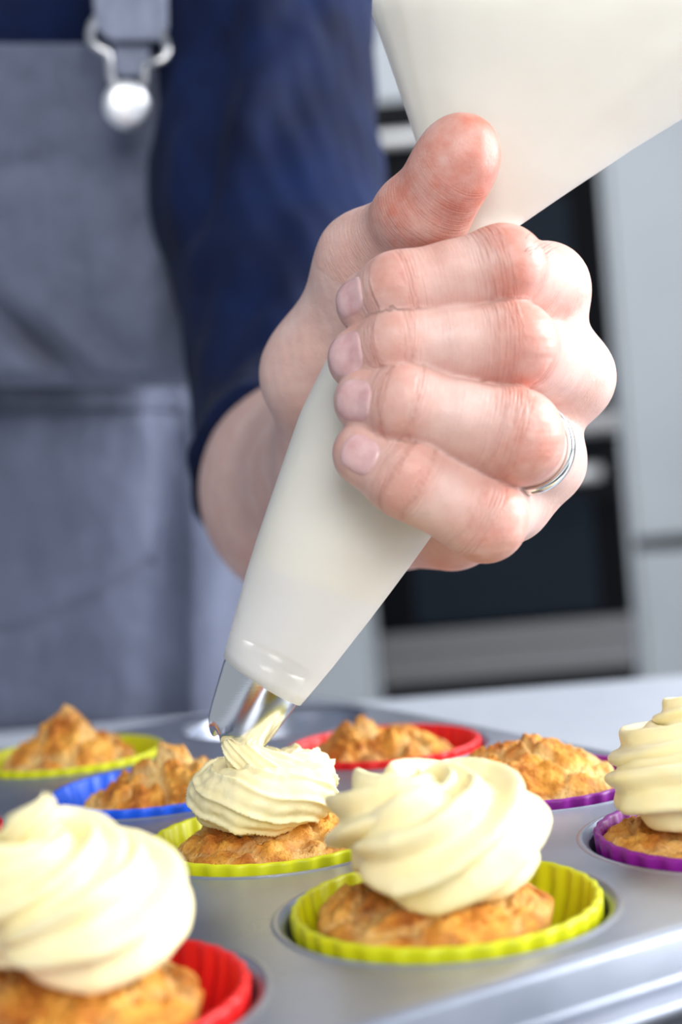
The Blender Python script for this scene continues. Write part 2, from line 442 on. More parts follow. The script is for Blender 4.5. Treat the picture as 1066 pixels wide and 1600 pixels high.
def rr(hx, hy, r, z, n=7):
    o = []
    for cx, cy, a0 in ((hx - r, hy - r, 0), (-hx + r, hy - r, PI / 2), (-hx + r, -hy + r, PI), (hx - r, -hy + r, 3 * PI / 2)):
        for k in range(n): a = a0 + PI / 2 * k / (n - 1); o.append((cx + r * math.cos(a), cy + r * math.sin(a), z))
    return o
hx0, hy0 = 1.5 * SU, 2 * SV
loops = [rr(hx0, hy0, .0002, TZ), rr(hx0 + .0022, hy0 + .0022, .012, TZ), rr(hx0 + .0034, hy0 + .0034, .013, TZ - .0005), rr(hx0 + .0043, hy0 + .0043, .014, TZ - .0017),
         rr(hx0 + .0054, hy0 + .0054, .015, TZ - .0078), rr(hx0 + .0058, hy0 + .0058, .0153, TZ - .0088), rr(hx0 + .0068, hy0 + .0068, .016, TZ - .0093)]
for k in range(9):                                        # rolled rim
    a = PI / 2 - k / 8 * PI * 1.5
    loops.append(rr(hx0 + .0125 + .0019 * math.cos(a), hy0 + .0125 + .0019 * math.sin(0) + .0019 * math.cos(a), .022, TZ - .0112 + .0019 * math.sin(a)))
b0 = len(v); L = len(loops[0])
for lp in loops: v += lp
for a in range(len(loops) - 1):
    for k in range(L): f.append((b0 + a * L + k, b0 + (a + 1) * L + k, b0 + (a + 1) * L + (k + 1) % L, b0 + a * L + (k + 1) % L))
mesh_obj('deck', v, [tuple(reversed(q)) if 0 else q for q in f], M['tin'], tin)
prof = [(RH + .0012, 0), (RH + .0007, .0003), (RH, .0004), (RH - .0006, .0001), (RH - .0010, -.0006), (RH - .0018, -.0009), (RH - .0021, -.002), (RH - .0023, -.004), (.0360, -.006), (.0295, -TZ + .0026), (.028, -TZ + .001), (.0255, -TZ + .0004), (.012, -TZ + .0004), (.0005, -TZ + .0004)]
wv, wf = lathe_vf(prof, 56)
first = None
for i in (-1, 0, 1):
    for j in range(4):
        cx, cy = tin_xy(i, j)
        if first is None:
            first = mesh_obj('cup_well', wv, [q[::-1] for q in wf], M['tin'], tin, loc=(cx, cy, TZ))
        else:
            o = first.copy(); C.objects.link(o); o.location = (cx, cy, TZ)

mat = box('dark_slab', -.34, .34, -.36, -.163, WTOP - cup_at(0, 1.5).z + RIM - RIM, WTOP - cup_at(0, 1.5).z + .0016, M['mat'], bev=.0006)  # added slab, stands in for a dark surface of unknown kind
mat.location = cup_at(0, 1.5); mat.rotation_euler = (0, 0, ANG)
tag(mat, 'added dark slab on the worktop below the near edge of the muffin tin', 'mat')

# ---------------------------------------------------------------- silicone cups
def cup_mesh():
    NF = 34; n = NF * 8
    def fl(i, th): return 1
    out = [(.0245, -.0305), (.0258, -.0300), (.0347, -.0030), (.0350, .0008), (.0349, .0014), (.0345, .0017), (.0337, .0016), (.0334, .0010), (.0330, -.003), (.0246, -.029), (.001, -.029)]
    amp = [.2, .4, 1, .7, .55, .5, .5, .6, 1.2, .6, 0]
    def flute(i, th):
        s = math.sin(NF * th); s = math.copysign(abs(s) ** .6, s)
        return 1 + .012 * amp[i] * s
    v, f = lathe_vf(out, n, flute)
    c = len(v); v.append((0, 0, -.0305))
    f += [(k, c, (k + 1) % n) for k in range(n)]
    return v, f
cv, cf = cup_mesh()
cup_me = {}
def silicone_cup(i, j, key, label):
    if key not in cup_me:
        o = mesh_obj('silicone_cup', cv, cf, M[key]); cup_me[key] = o.data
    else:
        o = bpy.data.objects.new('silicone_cup', cup_me[key]); C.objects.link(o)
    o.location = cup_at(i, j); o.rotation_euler = (0, 0, random.uniform(0, 1))
    return tag(o, label, 'baking cup', 'silicone baking cups in the tin')
silicone_cup(0, 0, 'yellow', 'lime silicone cup in front under the tall finished frosting swirl')
silicone_cup(0, 1, 'yellow', 'lime silicone cup under the metal nozzle, frosting being piped')
silicone_cup(0, 3, 'yellow', 'lime silicone cup at the back near the apron, around a bare muffin')
silicone_cup(0, 2, 'blue', 'bright blue silicone cup around a bare muffin')
silicone_cup(1, 2, 'red', 'red silicone cup behind the nozzle, around a bare muffin')
silicone_cup(-1, 0, 'red', 'red silicone cup in the near corner under a blurred frosting swirl')
silicone_cup(1, 1, 'purple', 'purple silicone cup around a bare cracked muffin')
silicone_cup(1, 0, 'purple', 'purple silicone cup at the edge under a frosted cupcake')
silicone_cup(-1, 2, 'darkred', 'dark red silicone cup mostly cut off by the picture edge')

# ---------------------------------------------------------------- muffins
def muffin_mesh(seed, rtop, peak, off=(0, 0), rough=1.0, zrim=-.003, point=.38):
    """bottom in the cup, a cracked craggy dome on top"""
    NR, NA = 46, 110; v = []; f = []; cr = []
    so = Vector((seed * 7.3, seed * 3.1, seed * 1.7))
    def fb(p, s, o=4): return noise.fractal(p * s + so, 1.0, 2.0, o)
    NB = 8
    for i in range(NB):                      # wall
        t_ = i / NB; r = .0225 + (rtop - .0225) * t_ ; z = -.0285 + (zrim + .0285) * t_
        for k in range(NA):
            th = 2 * PI * k / NA; q = r * (1 + .02 * fb(Vector((math.cos(th), math.sin(th), z * 40)), 1.3))
            v.append((q * math.cos(th), q * math.sin(th), z)); cr.append(.25)
    for i in range(NR + 1):
        s = 1 - i / NR
        for k in range(NA):
            th = 2 * PI * k / NA; x, y = s * math.cos(th), s * math.sin(th)
            dx, dy = x - off[0], y - off[1]
            e = max(0., 1 - s ** 2.6)
            h = peak * (e ** (.75 if point > .2 else .5)) * (1.1 - point + point * math.exp(-3.0 * (dx * dx + dy * dy)))
            P = Vector((x, y, 0))
            lump = fb(P, 1.4, 3); h += peak * .30 * lump * min(1, (1 - s) * 5) * rough
            # plate-like crust broken by cracks
            dd, pp = noise.voronoi(P * 1.55 + so * .37 + Vector((fb(P, 2.2), fb(P + Vector((9, 2, 4)), 2.2), 0)) * .25)
            crack = max(0., 1 - (dd[1] - dd[0]) / .20)
            inner = min(1, (1 - s) * 4)
            h += (-.0042 * crack ** 1.2 + .0022 * (noise.noise(pp[0] * 9.7))) * inner * rough
            h += .0016 * fb(P, 6, 4) * min(1, (1 - s) * 8) * rough + (.0012 * fb(P, 15, 4) - .0008 * max(0, noise.noise(P * 26 + so)) ) * min(1, (1 - s) * 8)
            rw = rtop * (1 + .03 * fb(Vector((math.cos(th), math.sin(th), .3)), 1.6)) + .0009 * fb(P, 6, 3)
            v.append((rw * x, rw * y, zrim + h)); cr.append(min(1, max(0, crack * 1.3 + .7 * fb(P, 2.0, 3) - .10)))
    R = NB + NR + 1
    for i in range(R - 1):
        for k in range(NA): f.append((i * NA + k, i * NA + (k + 1) % NA, (i + 1) * NA + (k + 1) % NA, (i + 1) * NA + k))
    c = len(v); v.append((0, 0, -.0285)); cr.append(.2); f += [((k + 1) % NA, k, c) for k in range(NA)]
    return v, f, cr
def muffin(i, j, seed, rtop, peak, label, off=(0, 0), rough=1.0, rot=0, dxy=(0, 0), cat='muffin', grp='bare muffins', point=.38):
    v, f, cr = muffin_mesh(seed, rtop, peak, off, rough, point=point)
    o = mesh_obj('muffin', v, f, M['sponge'], attrs={'crumb': cr}); o.location = cup_at(i, j) + Vector((dxy[0], dxy[1], 0)); o.rotation_euler = (0, 0, rot)
    return tag(o, label, cat, grp)
muffin(0, 3, 1, .0262, .0145, 'bare golden muffin in the lime cup farthest back', (-.1, 0), 1.0, dxy=(-.001, 0))
muffin(0, 2, 2, .0262, .0118, 'bare golden muffin in the blue cup', (.2, 0), 1.1, dxy=(.002, 0))
muffin(1, 2, 5, .0255, .0130, 'bare craggy muffin in the red cup behind the nozzle', (-.3, .1), 1.3, dxy=(0, 0))
muffin(1, 1, 4, .0275, .0135, 'bare muffin with a flaky cracked top in the purple cup', (-.1, 0), .8, dxy=(0, 0), point=.12)
muffin(-1, 2, 8, .0260, .010, 'bare muffin in the dark red cup cut off by the picture edge', (0, 0), 1)

# ---------------------------------------------------------------- frosted cupcakes
def frosting_mesh(turns, ring_k, z_k, tr_k, twist, lobes, a0, seed, dirn=1, amp=.22, wob=1.0, tip=None, MS=300, endmin=.03, sharp=0.):
    """a ridged cream rope laid in a closing spiral; *_k are evenly spaced key values in cm"""
    NP = 112; v = []; f = []
    so = Vector((seed * 5.1, seed * 2.3, seed))
    tot = turns * 2 * PI
    key = lambda k, s: float(np.interp(s, np.linspace(0, 1, len(k)), k)) * .01
    for i in range(MS + 1):
        s = i / MS; a = a0 + dirn * s * tot
        ring, z, tr = key(ring_k, s), key(z_k, s), key(tr_k, s)
        env = min(1, max(.03, s * 16) ** .5)
        if s > .93: env = max(endmin, max(0, math.cos((s - .93) / .07 * PI / 2)) ** .7)
        n1 = noise.fractal(Vector((s * 11, 0, 0)) + so, 1, 2, 3)
        tr *= (1 + .06 * n1 * wob) * env
        ring *= 1 + .05 * noise.fractal(Vector((s * 8, 5, 0)) + so, 1, 2, 3) * wob
        c = Vector((ring * math.cos(a), ring * math.sin(a), z))
        if tip and s > tip[0]:
            q = (s - tip[0]) / (1 - tip[0]); c = c.lerp(tip[1], q)
        rad = Vector((math.cos(a), math.sin(a), 0)); upv = Vector((0, 0, 1))
        wv = .35 * wob * noise.fractal(Vector((s * turns * 4, 1, 7)) + so, 1, 2, 2)
        for k in range(NP):
            ph = 2 * PI * k / NP
            q = lobes * (ph + twist * s * tot + wv) / 2
            rid = (1 - sharp) * (.5 + .5 * math.cos(2 * q)) + sharp * (1 - abs(math.cos(q)) ** .9)
            fr = noise.fractal(Vector((math.cos(ph) * 1.2, math.sin(ph) * 1.2, s * 22)) + so, 1, 2, 4)
            f2 = noise.fractal(Vector((math.cos(ph) * 5, math.sin(ph) * 5, s * 90)) + so, 1, 2, 2)
            rr_ = tr * (1 - amp + amp * 1.25 * rid + (.04 * fr + .012 * f2 * rid) * wob)
            v.append(c + rad * (rr_ * math.cos(ph)) + upv * (rr_ * .95 * math.sin(ph)))
    for i in range(MS):
        for k in range(NP):
            q = (i * NP + k, i * NP + (k + 1) % NP, (i + 1) * NP + (k + 1) % NP, (i + 1) * NP + k)
            f.append(q if dirn < 0 else q[::-1])
    f.append(tuple(range(NP))); f.append(tuple(range(MS * NP + NP - 1, MS * NP - 1, -1)))
    b = len(v); nn = 40                                   # filled middle under the swirl
    r0, z0, z1 = key(ring_k, 0), key(z_k, 0), key(z_k, .85)
    cone = [(r0, z0 - .006), (r0, z0), (r0 * .6, (z0 + z1) / 2), (r0 * .2, z1), (.0002, z1)]
    lv, lf = lathe_vf(cone, nn); v += [Vector(p) for p in lv]; f += [tuple(b + x for x in q) for q in lf]
    return v, f
def cupcake(i, j, seed, label, mdx, fro, rtop=.0262, mpeak=.012):
    o = empty('cupcake', cup_at(i, j) + Vector((mdx[0], mdx[1], -.0285)), label, 'cupcake', 'frosted cupcakes')
    v, f, cr = muffin_mesh(seed, rtop, mpeak, (0, 0), .55, zrim=-.001)
    mesh_obj('sponge', v, f, M['sponge'], o, attrs={'crumb': [c * .55 for c in cr]}, loc=(0, 0, .0285))
    v, f = fro
    fo = mesh_obj('frosting', v, f, M['cream'], o, loc=(0, 0, .0285))
    return o, fo
# where the steel nozzle sits (mouth and upper end)
n0, n1 = at(372, 1139, 40.0), at(410, 1063, 39.9); nax = (n1 - n0).normalized(); nl = (n1 - n0).length
mouth = n0 - nax * .002 - (cup_at(0, 1))
kA, fA = cupcake(0, 0, 11, 'finished cupcake in the front lime cup with a broad cream swirl', (-.003, .001),
        frosting_mesh(1.8, [1.5, 1.48, 1.15, .65, .1], [1.66, 1.7, 1.95, 2.3, 2.5], [1.42, 1.40, 1.2, .9, .62], -.72, 7, -2.6, 1, amp=.40, sharp=.15), rtop=.0268, mpeak=.008)
kB, fB = cupcake(0, 1, 12, 'cupcake with frosting just being piped from the metal nozzle', (0, 0),
        frosting_mesh(1.42, [1.40, 1.42, 1.3, 1.05, 1.0], [1.35, 1.35, 1.35, 1.5, 2.0], [1.12, 1.14, 1.12, 1.06, .64], -.95, 8, PI + .4 + 1.42 * 2 * PI, 2, wob=1.7, dirn=-1, tip=(.78, mouth), endmin=.75, amp=.42, sharp=.6), rtop=.0262, mpeak=.008)
kG, fG = cupcake(1, 0, 13, 'cupcake in the purple cup with a tall cream swirl, cut off by the picture edge', (-.006, 0),
        frosting_mesh(2.6, [1.75, 1.7, 1.45, 1.0, .5, .1], [1.5, 1.6, 1.95, 2.45, 2.9, 3.3], [1.15, 1.1, 1.0, .85, .7, .45], -.3, 7, 2.6, 3, amp=.34, sharp=.2), rtop=.0272, mpeak=.007)
kH, fH = cupcake(-1, 0, 14, 'blurred cupcake in the near red cup with a peaked cream swirl', (-.002, .0),
        frosting_mesh(2.3, [1.5, 1.45, 1.15, .7, .3, .05], [1.8, 1.9, 2.3, 2.75, 3.25, 4.1], [1.28, 1.26, 1.12,   .9, .68, .22], -.72, 7, -2.0, 4, amp=.40, sharp=.15), rtop=.0275, mpeak=.008)

# ---------------------------------------------------------------- piping bag
DA = 39.7                                     # depth of the bag's axis, cm
def bag_rings(rows, squash=.9, n=72, seed=0, wr=1.0, cap=False):
    """rows: (left px, left py, right px, right py, depth): silhouette points of the bag at real depth"""
    v = []; f = []
    for i, (lx, ly, rx, ry, d, sq) in enumerate(rows):
        Lp, Rp = at(lx, ly, d), at(rx, ry, d); c = (Lp + Rp) / 2; ax = (Rp - Lp) / 2
        dep = _fw * ax.length * sq
        for k in range(n):
            th = 2 * PI * k / n
            w_ = 1 + wr * .012 * noise.fractal(Vector((math.cos(th) * 1.5, math.sin(th) * 1.5, i * .16 + seed)), 1, 2, 3)
            up_ = min(1, max(0, (i - 48) / 16))                     # pleats fan out from the twisted neck
            w_ += up_ * .085 * noise.fractal(Vector((math.cos(th) * 3.2, math.sin(th) * 3.2, i * .02 + seed)), 1, 2, 2)
            v.append(c + ax * (math.cos(th) * (1 + (w_ - 1) * .3)) + dep * (math.sin(th) * w_))
    R = len(rows)
    for i in range(R - 1):
        for k in range(n): f.append((i * n + k, i * n + (k + 1) % n, (i + 1) * n + (k + 1) % n, (i + 1) * n + k))
    if cap:
        f.append(tuple(range(n - 1, -1, -1))); f.append(tuple(range((R - 1) * n, R * n)))
    return v, f
def interp_rows(keys, n):
    K = np.array(keys, float); out = []
    d = np.concatenate([[0], np.cumsum(np.linalg.norm(np.diff((K[:, :2] + K[:, 2:4]) / 2, axis=0), axis=1))])
    for s in np.linspace(0, d[-1], n): out.append([np.interp(s, d, K[:, c]) for c in range(6)])
    return out
bag_keys = [(350, 1025, 470, 1101, 39.9, .96), (368, 960, 521, 1040, 39.8, .95), (386, 893, 579, 966, 39.7, .93), (406, 830, 640, 884, 39.6, .9),
            (430, 760, 690, 815, 39.6, .86), (470, 645, 735, 735, 39.6, .80), (512, 560, 770, 640, 39.7, .66), (570, 480, 800, 560, 39.8, .55),
            (640, 400, 815, 470, 39.9, .5), (690, 345, 812, 395, 40, .5), (690, 318, 806, 356, 40, .5), (655, 232, 880, 305, 40, .5),
            (618, 120, 990, 231, 40.2, .5), (578, 5, 1130, 145, 40.4, .5), (606, -3, 1230, 82, 40.5, .5), (680, -12, 1350, 5, 40.6, .45), (800, -30, 1480, -80, 40.8, .4), (930, -90, 1560, -150, 41, .38)]
bag = empty('piping_bag', at(372, 1140, 40.1), 'white piping bag squeezed in the fist with a steel nozzle', 'piping bag')
v, f = bag_rings(interp_rows(bag_keys, 90), seed=2)
bo = part(mesh_obj('bag_film', v, f, M['bag']), bag)
sol = bo.modifiers.new('thickness', 'SOLIDIFY'); sol.thickness = .0003; sol.offset = 0
def shrink(rows, px):
    o = []
    for lx, ly, rx, ry, d, sq in rows:
        L_ = math.hypot(rx - lx, ry - ly); ux, uy = (rx - lx) / L_ * px, (ry - ly) / L_ * px
        o.append((lx + ux, ly + uy, rx - ux, ry - uy, d, sq * .82))
    return o
fill = [r for r in interp_rows(bag_keys, 90) if r[1] < 880]
v, f = bag_rings(shrink(fill[:-4], 8), seed=5, wr=3.5, cap=True)
part(mesh_obj('cream_filling', v, f, M['cream']), bag)
# steel nozzle
def nozzle_mesh():
    n = 96; v = []; f = []
    e1 = nax.orthogonal().normalized(); e2 = nax.cross(e1)
    outer = [(-.0045, .0058, 1), (-.0036, .0070, .8), (-.0024, .0080, .35), (-.001, .0087, .08), (.0012, .0093, .0), (.004, .0099, 0), (nl, .0119, 0), (nl + .004, .0121, 0), (nl + .007, .0123, 0)]
    inner = [(z, r - .0006, t) for z, r, t in reversed(outer)]
    for z, r, tooth in outer + inner:
        for k in range(n):
            th = 2 * PI * k / n; q = abs((th * 8 / (2 * PI)) % 1 - .5) * 2
            rr_ = r * (1 - tooth * .16 * q); zz = z + tooth * .0022 * q
            v.append(n0 + nax * zz + (e1 * math.cos(th) + e2 * math.sin(th)) * rr_)
    R = len(outer) * 2
    for i in range(R):
        for k in range(n): f.append((i * n + k, i * n + (k + 1) % n, ((i + 1) % R) * n + (k + 1) % n, ((i + 1) % R) * n + k))
    return v, f
v, f = nozzle_mesh(); part(mesh_obj('nozzle', v, f, M['steel']), bag)

# ---------------------------------------------------------------- person: skin
def P_(px, py, d): return np.array(at(px, py, d))
cm = .01
FING = {
 'index': [(852, 449, 40.0, 1.08), (785, 418, 36.6, .97), (622, 454, 36.3, .84), (577, 474, 36.9, .76)],
 'middle': [(889, 590, 40.0, 1.03), (802, 539, 36.3, .99), (622, 541, 36.0, .82), (566, 560, 36.6, .78)],
 'ring': [(848, 722, 39.9, 1.08), (805, 682, 35.9, 1.08), (632, 632, 35.6, .86), (577, 627, 36.1, .79)],
 'pinky': [(795, 782, 39.9, 1.02), (757, 812, 36.1, .95), (636, 746, 35.7, .88), (576, 711, 36.0, .80)],
}
FJ = {k: [(P_(x, y, d), r * cm) for x, y, d, r in j] for k, j in FING.items()}
TH = [(P_(505, 585, 44.0), 1.65 * cm), (P_(572, 408, 41.3), 1.22 * cm), (P_(668, 333, 38.6), 1.06 * cm), (P_(722, 238, 37.6), 1.0 * cm)]
WR = (P_(585, 712, 47.5), 3.0 * cm); FA = (P_(495, 765, 59), 4.3 * cm); EL = (P_(486, 725, 68.5), 4.6 * cm)
def finger_d(P, J):
    (a, ra), (b, rb), (c, rc), (e, re) = J
    d = seg(P, a, b, ra, rb)
    mid1 = (b + c) / 2
    d2 = smin(seg(P, b, mid1, rb, (rb + rc) * .482), seg(P, mid1, c, (rb + rc) * .482, rc), .004)
    d = smin(d, d2, .006)
    d = smin(d, seg(P, c, e, rc, re), .007)
    return smin(d, ball(P, e + (e - c) * .10, re * .95), .003)
def hand_sdf(P):
    d = None
    mc = [FJ[k][0] for k in ('index', 'middle', 'ring', 'pinky')]
    wr, wrr = WR
    # metacarpals and palm
    tg = [wr + np.array(UP) * .016, wr + np.array(UP) * .006, wr - np.array(UP) * .005, wr - np.array(UP) * .015]
    for (a, r), w_ in zip(mc, tg):
        q = seg(P, a, w_, r * .98, 1.75 * cm); d = q if d is None else smin(d, q, .008)
    d = smin(d, ball(P, mc[1][0], mc[1][1] * 1.02), .004)
    # hypothenar heel and web
    d = smin(d, seg(P, P_(705, 815, 42.5), P_(640, 790, 46), 1.45 * cm, 1.9 * cm), .010)
    d = smin(d, seg(P, mc[0][0], mc[1][0], .85 * cm, .85 * cm), .007)
    d = smin(d, seg(P, mc[1][0], mc[3][0], .85 * cm, .75 * cm), .007)
    # thumb base
    th = smin(seg(P, TH[0][0], TH[1][0], TH[0][1], TH[1][1]), seg(P, TH[0][0], P_(560, 690, 46.5), TH[0][1], 2.2 * cm), .012)
    th = smin(th, seg(P, P_(600, 470, 41.5), P_(760, 470, 42.3), 1.0 * cm, .8 * cm), .012)
    d = smin(d, th, .012)
    # forearm
    fa = smin(seg(P, wr, FA[0], wrr, FA[1]), seg(P, FA[0], EL[0], FA[1], EL[1]), .02)
    d = smin(d, fa, .018)
    # finger roots merge with the palm, the rest stays apart
    for k in FJ:
        (a, ra), (b, rb) = FJ[k][:2]
        d = smin(d, seg(P, a, a + (b - a) * .45, ra, ra * .97), .006)
    tb = seg(P, TH[1][0], TH[1][0] + (TH[2][0] - TH[1][0]) * .5, TH[1][1], TH[1][1] * .93)
    d = smin(d, tb, .010)
    for k in FJ: d = smin(d, finger_d(P, FJ[k]), .0012)
    t1 = smin(seg(P, TH[1][0], TH[2][0], TH[1][1] * .98, TH[2][1]), seg(P, TH[2][0], TH[3][0], TH[2][1] * .98, TH[3][1]), .006)
    pad = (TH[2][0] + TH[3][0] * 2) / 3 - np.array(_fw) * .0022
    t1 = smin(t1, ball(P, pad, .94 * cm), .007)
    t1 = smin(t1, ball(P, TH[2][0] + (TH[1][0] - TH[2][0]) * .12 + np.array(UP) * .001 - np.array(RT) * .002, 1.02 * cm), .005)
    d = smin(d, t1, .0016)
    return d
lo = np.minimum.reduce([FA[0], WR[0], TH[3][0], FJ['middle'][0][0], FJ['pinky'][3][0]]); hi = np.maximum.reduce([FA[0], WR[0], TH[3][0], FJ['middle'][0][0]])
lo = np.array([-.075, .335, lo[2] - .075]); hi = np.array([.095, .66, TH[3][0][2] + .025])
hv, hf = surface_net(hand_sdf, lo, hi, .00105)
# per-vertex skin zones (anatomy, not light)
red = np.zeros(len(hv)); wri = np.zeros(len(hv)); along = np.zeros(len(hv)); crease = np.zeros(len(hv)); best = np.full(len(hv), 9.)
for k, J in FJ.items():
    (a, ra), (b, rb), (c, rc), (e, re) = J
    df = finger_d(hv, J); near = df < .0022
    chain = [a, b, c, e]; cum = 0; tloc = np.zeros(len(hv)); dist = np.full(len(hv), 9.)
    for p, q in zip(chain[:-1], chain[1:]):
        L_ = np.linalg.norm(q - p); h = np.clip((hv - p) @ (q - p) / L_ ** 2, 0, 1); dd = np.linalg.norm(hv - p - h[:, None] * (q - p), axis=1)
        u = dd < dist; tloc[u] = (cum + h * L_)[u]; dist = np.minimum(dist, dd); cum += L_
    upd = near & (df < best); best[upd] = df[upd]; along[upd] = tloc[upd]
    l1 = np.linalg.norm(b - a); l2 = l1 + np.linalg.norm(c - b)
    g1 = np.exp(-((tloc - l1) / .0085) ** 2); g2 = np.exp(-((tloc - l2) / .0055) ** 2); g3 = np.exp(-((tloc - cum) / .007) ** 2)
    red[upd] = np.maximum(.85 * g1, np.maximum(.6 * g2, .45 * g3))[upd] * (1.0 if k != 'index' else 1.1)
    if k == 'index': red[upd] = np.maximum(red[upd], .35)
    wri[upd] = np.maximum(.9 * np.exp(-((tloc - l1) / .009) ** 2), np.maximum(.7 * g2, .12))[upd]
    cl = np.zeros(len(hv))
    for c0, ww, am in ((l1 - .0045, .0005, .35), (l1 + .006, .0005, .3), (l2 - .002, .0004, .5), (l2 + .0012, .0004, .6), (l2 + .004, .0004, .35)):
        cl = np.maximum(cl, am * np.exp(-((tloc + .0009 * vnoise(hv, 500, 7) - c0) / ww) ** 2))
    crease[upd] = cl[upd]
dt = smin(seg(hv, TH[1][0], TH[2][0], .011, .011), seg(hv, TH[2][0], TH[3][0], .0105, .0105), .004)
tt = dt < .004
tp = np.clip((hv - TH[1][0]) @ (TH[3][0] - TH[1][0]) / np.sum((TH[3][0] - TH[1][0]) ** 2), 0, 1)
um = tt & (best > .002)
red[um] = np.maximum(red, .3 + .75 * np.clip((tp - .3) * 3, 0, 1))[um]
along[um] = tp[um] * .075; wri[um] = .16 + .5 * np.exp(-((tp[um] - .44) / .05) ** 2)
heel = np.exp(-(np.linalg.norm(hv - P_(690, 850, 42.5), axis=1) / .02) ** 2); red = np.maximum(red, .6 * heel)
nrm_w = .00035 * vnoise(hv, 260, 3) + .0002 * vnoise(hv, 700, 4)
hv = hv + (nrm_w * np.clip(1 - wri, 0, 1))[:, None] * np.array(-_fw)[None]
WRL = Vector((-.22, 1.00, 0))
person = empty('person', WRL, 'person in a navy shirt and grey bib apron squeezing a piping bag', 'person')
part(mesh_obj('body', hv, hf, M['skin'], attrs={'redness': red, 'wrinkle': wri, 'along': along, 'crease': crease}), person)

# fingernails: curved plates laid on the fingertips
def march(o, d, n=24):
    p = o.copy()
    for _ in range(n):
        s = hand_sdf(p); p = p + d * s[:, None] * .85
    return p
def nail(c, t_, n_, ln, wd, name='fingernail'):
    t_ = np.array(t_); n_ = np.array(n_); t_ = t_ / np.linalg.norm(t_); n_ = n_ - t_ * (n_ @ t_); n_ /= np.linalg.norm(n_); b = np.cross(t_, n_)
    NA, NR = 36, 9; pts = [(0, 0)]; rr_ = [0]
    for i in range(1, NR + 1):
        for k in range(NA):
            th = 2 * PI * k / NA; c_, s_ = math.cos(th), math.sin(th)
            q = (abs(c_) ** 3 + abs(s_) ** 3) ** (-1 / 3); s0 = i / NR
            pts.append((c_ * q * s0, s_ * q * s0)); rr_.append(s0)
    pts = np.array(pts); rr_ = np.array(rr_)
    o = c[None] + pts[:, :1] * ln / 2 * t_ + pts[:, 1:] * wd / 2 * b + n_ * .012
    p = march(o, np.tile(-n_, (len(o), 1)))
    lift = np.where(rr_ > .97, -.0006, .00042 * (1 - (rr_ ** 6)))
    lift = lift + .0003 * np.clip(pts[:, 0], 0, 1) ** 2
    p = p + n_ * lift[:, None]
    f = [(0, 1 + k, 1 + (k + 1) % NA) for k in range(NA)]
    for i in range(NR - 1):
        for k in range(NA): f.append((1 + i * NA + k, 1 + (i + 1) * NA + k, 1 + (i + 1) * NA + (k + 1) % NA, 1 + i * NA + (k + 1) % NA))
    o = mesh_obj(name, p, f, M['nail']); part(o, person); return o
back = -np.array(_fw); rt = np.array(RT); upn = np.array(UP)
for k, ln, wd, nd in (('index', 1.15, 1.0, back * .62 - rt * .75 + upn * .05), ('middle', 1.25, 1.15, back * .62 - rt * .78), ('ring', 1.2, 1.12, back * .64 - rt * .76 - upn * .0), ('pinky', 1.05, 1.0, back * .8 - rt * .55 + upn * .15)):
    J = FJ[k]; tdir = J[3][0] - J[2][0]
    nail(J[2][0] + tdir * .98, tdir, nd, ln * cm, wd * cm)
tdir = TH[3][0] - TH[2][0]
nail(TH[2][0] + tdir * .8, tdir, np.array(_fw) * .75 - rt * .85 + upn * .15, 1.35 * cm, 1.2 * cm, 'thumbnail')

# short dark hairs on the index knuckle
hv2 = []; hf2 = []
for q_ in range(16):
    px, py = 815 + 45 * random.random(), 372 + 30 * random.random(); a = np.array([P_(px, py, 36.0)]); p0 = march(a, np.array([_fw])[:1], 30)[0]
    dr1 = Vector(RT) * random.uniform(.2, .9) + Vector(UP) * random.uniform(.3, .9) - _fw * .5
    dr2 = Vector(RT) * 1.0 - Vector(UP) * .4
    for sg in range(5):
        u_ = sg / 4; c_ = Vector(p0) + dr1 * .004 * u_ + dr2 * .0028 * u_ * u_; r_ = .00005 * (1.1 - u_)
        for e_ in (RT, UP, -RT): hv2.append(c_ + e_ * r_)
    b_ = q_ * 15
    for sg in range(4):
        for k in range(3): hf2.append((b_ + sg * 3 + k, b_ + sg * 3 + (k + 1) % 3, b_ + sg * 3 + 3 + (k + 1) % 3, b_ + sg * 3 + 3 + k))
ho = part(mesh_obj('knuckle_hair', hv2, hf2, M['dark_gap']), person); ho['kind'] = 'stuff'

# wedding band
a, b = FJ['ring'][0][0], FJ['ring'][1][0]
rc_ = b + (a - b) * .40; rax = Vector(a - b).normalized()
e1 = rax.orthogonal().normalized(); e2 = rax.cross(e1); rv = []; rf = []
prof = [(-.0021, .0), (-.0018, .0009), (-.0008, .0013), (.0008, .0013), (.0018, .0009), (.0021, 0), (.0012, -.0003), (-.0012, -.0003)]
for i in range(96):
    th = 2 * PI * i / 96; dr_ = e1 * math.cos(th) + e2 * math.sin(th)
    for z, r in prof: rv.append(Vector(rc_) + rax * z * 1.2 + dr_ * (.0110 + r * 1.2))
for i in range(96):
    for k in range(8): rf.append((i * 8 + k, i * 8 + (k + 1) % 8, ((i + 1) % 96) * 8 + (k + 1) % 8, ((i + 1) % 96) * 8 + k))
ro = part(mesh_obj('finger_ring', rv, rf, M['silver']), person); ro['label'] = 'plain silver band on the ring finger'

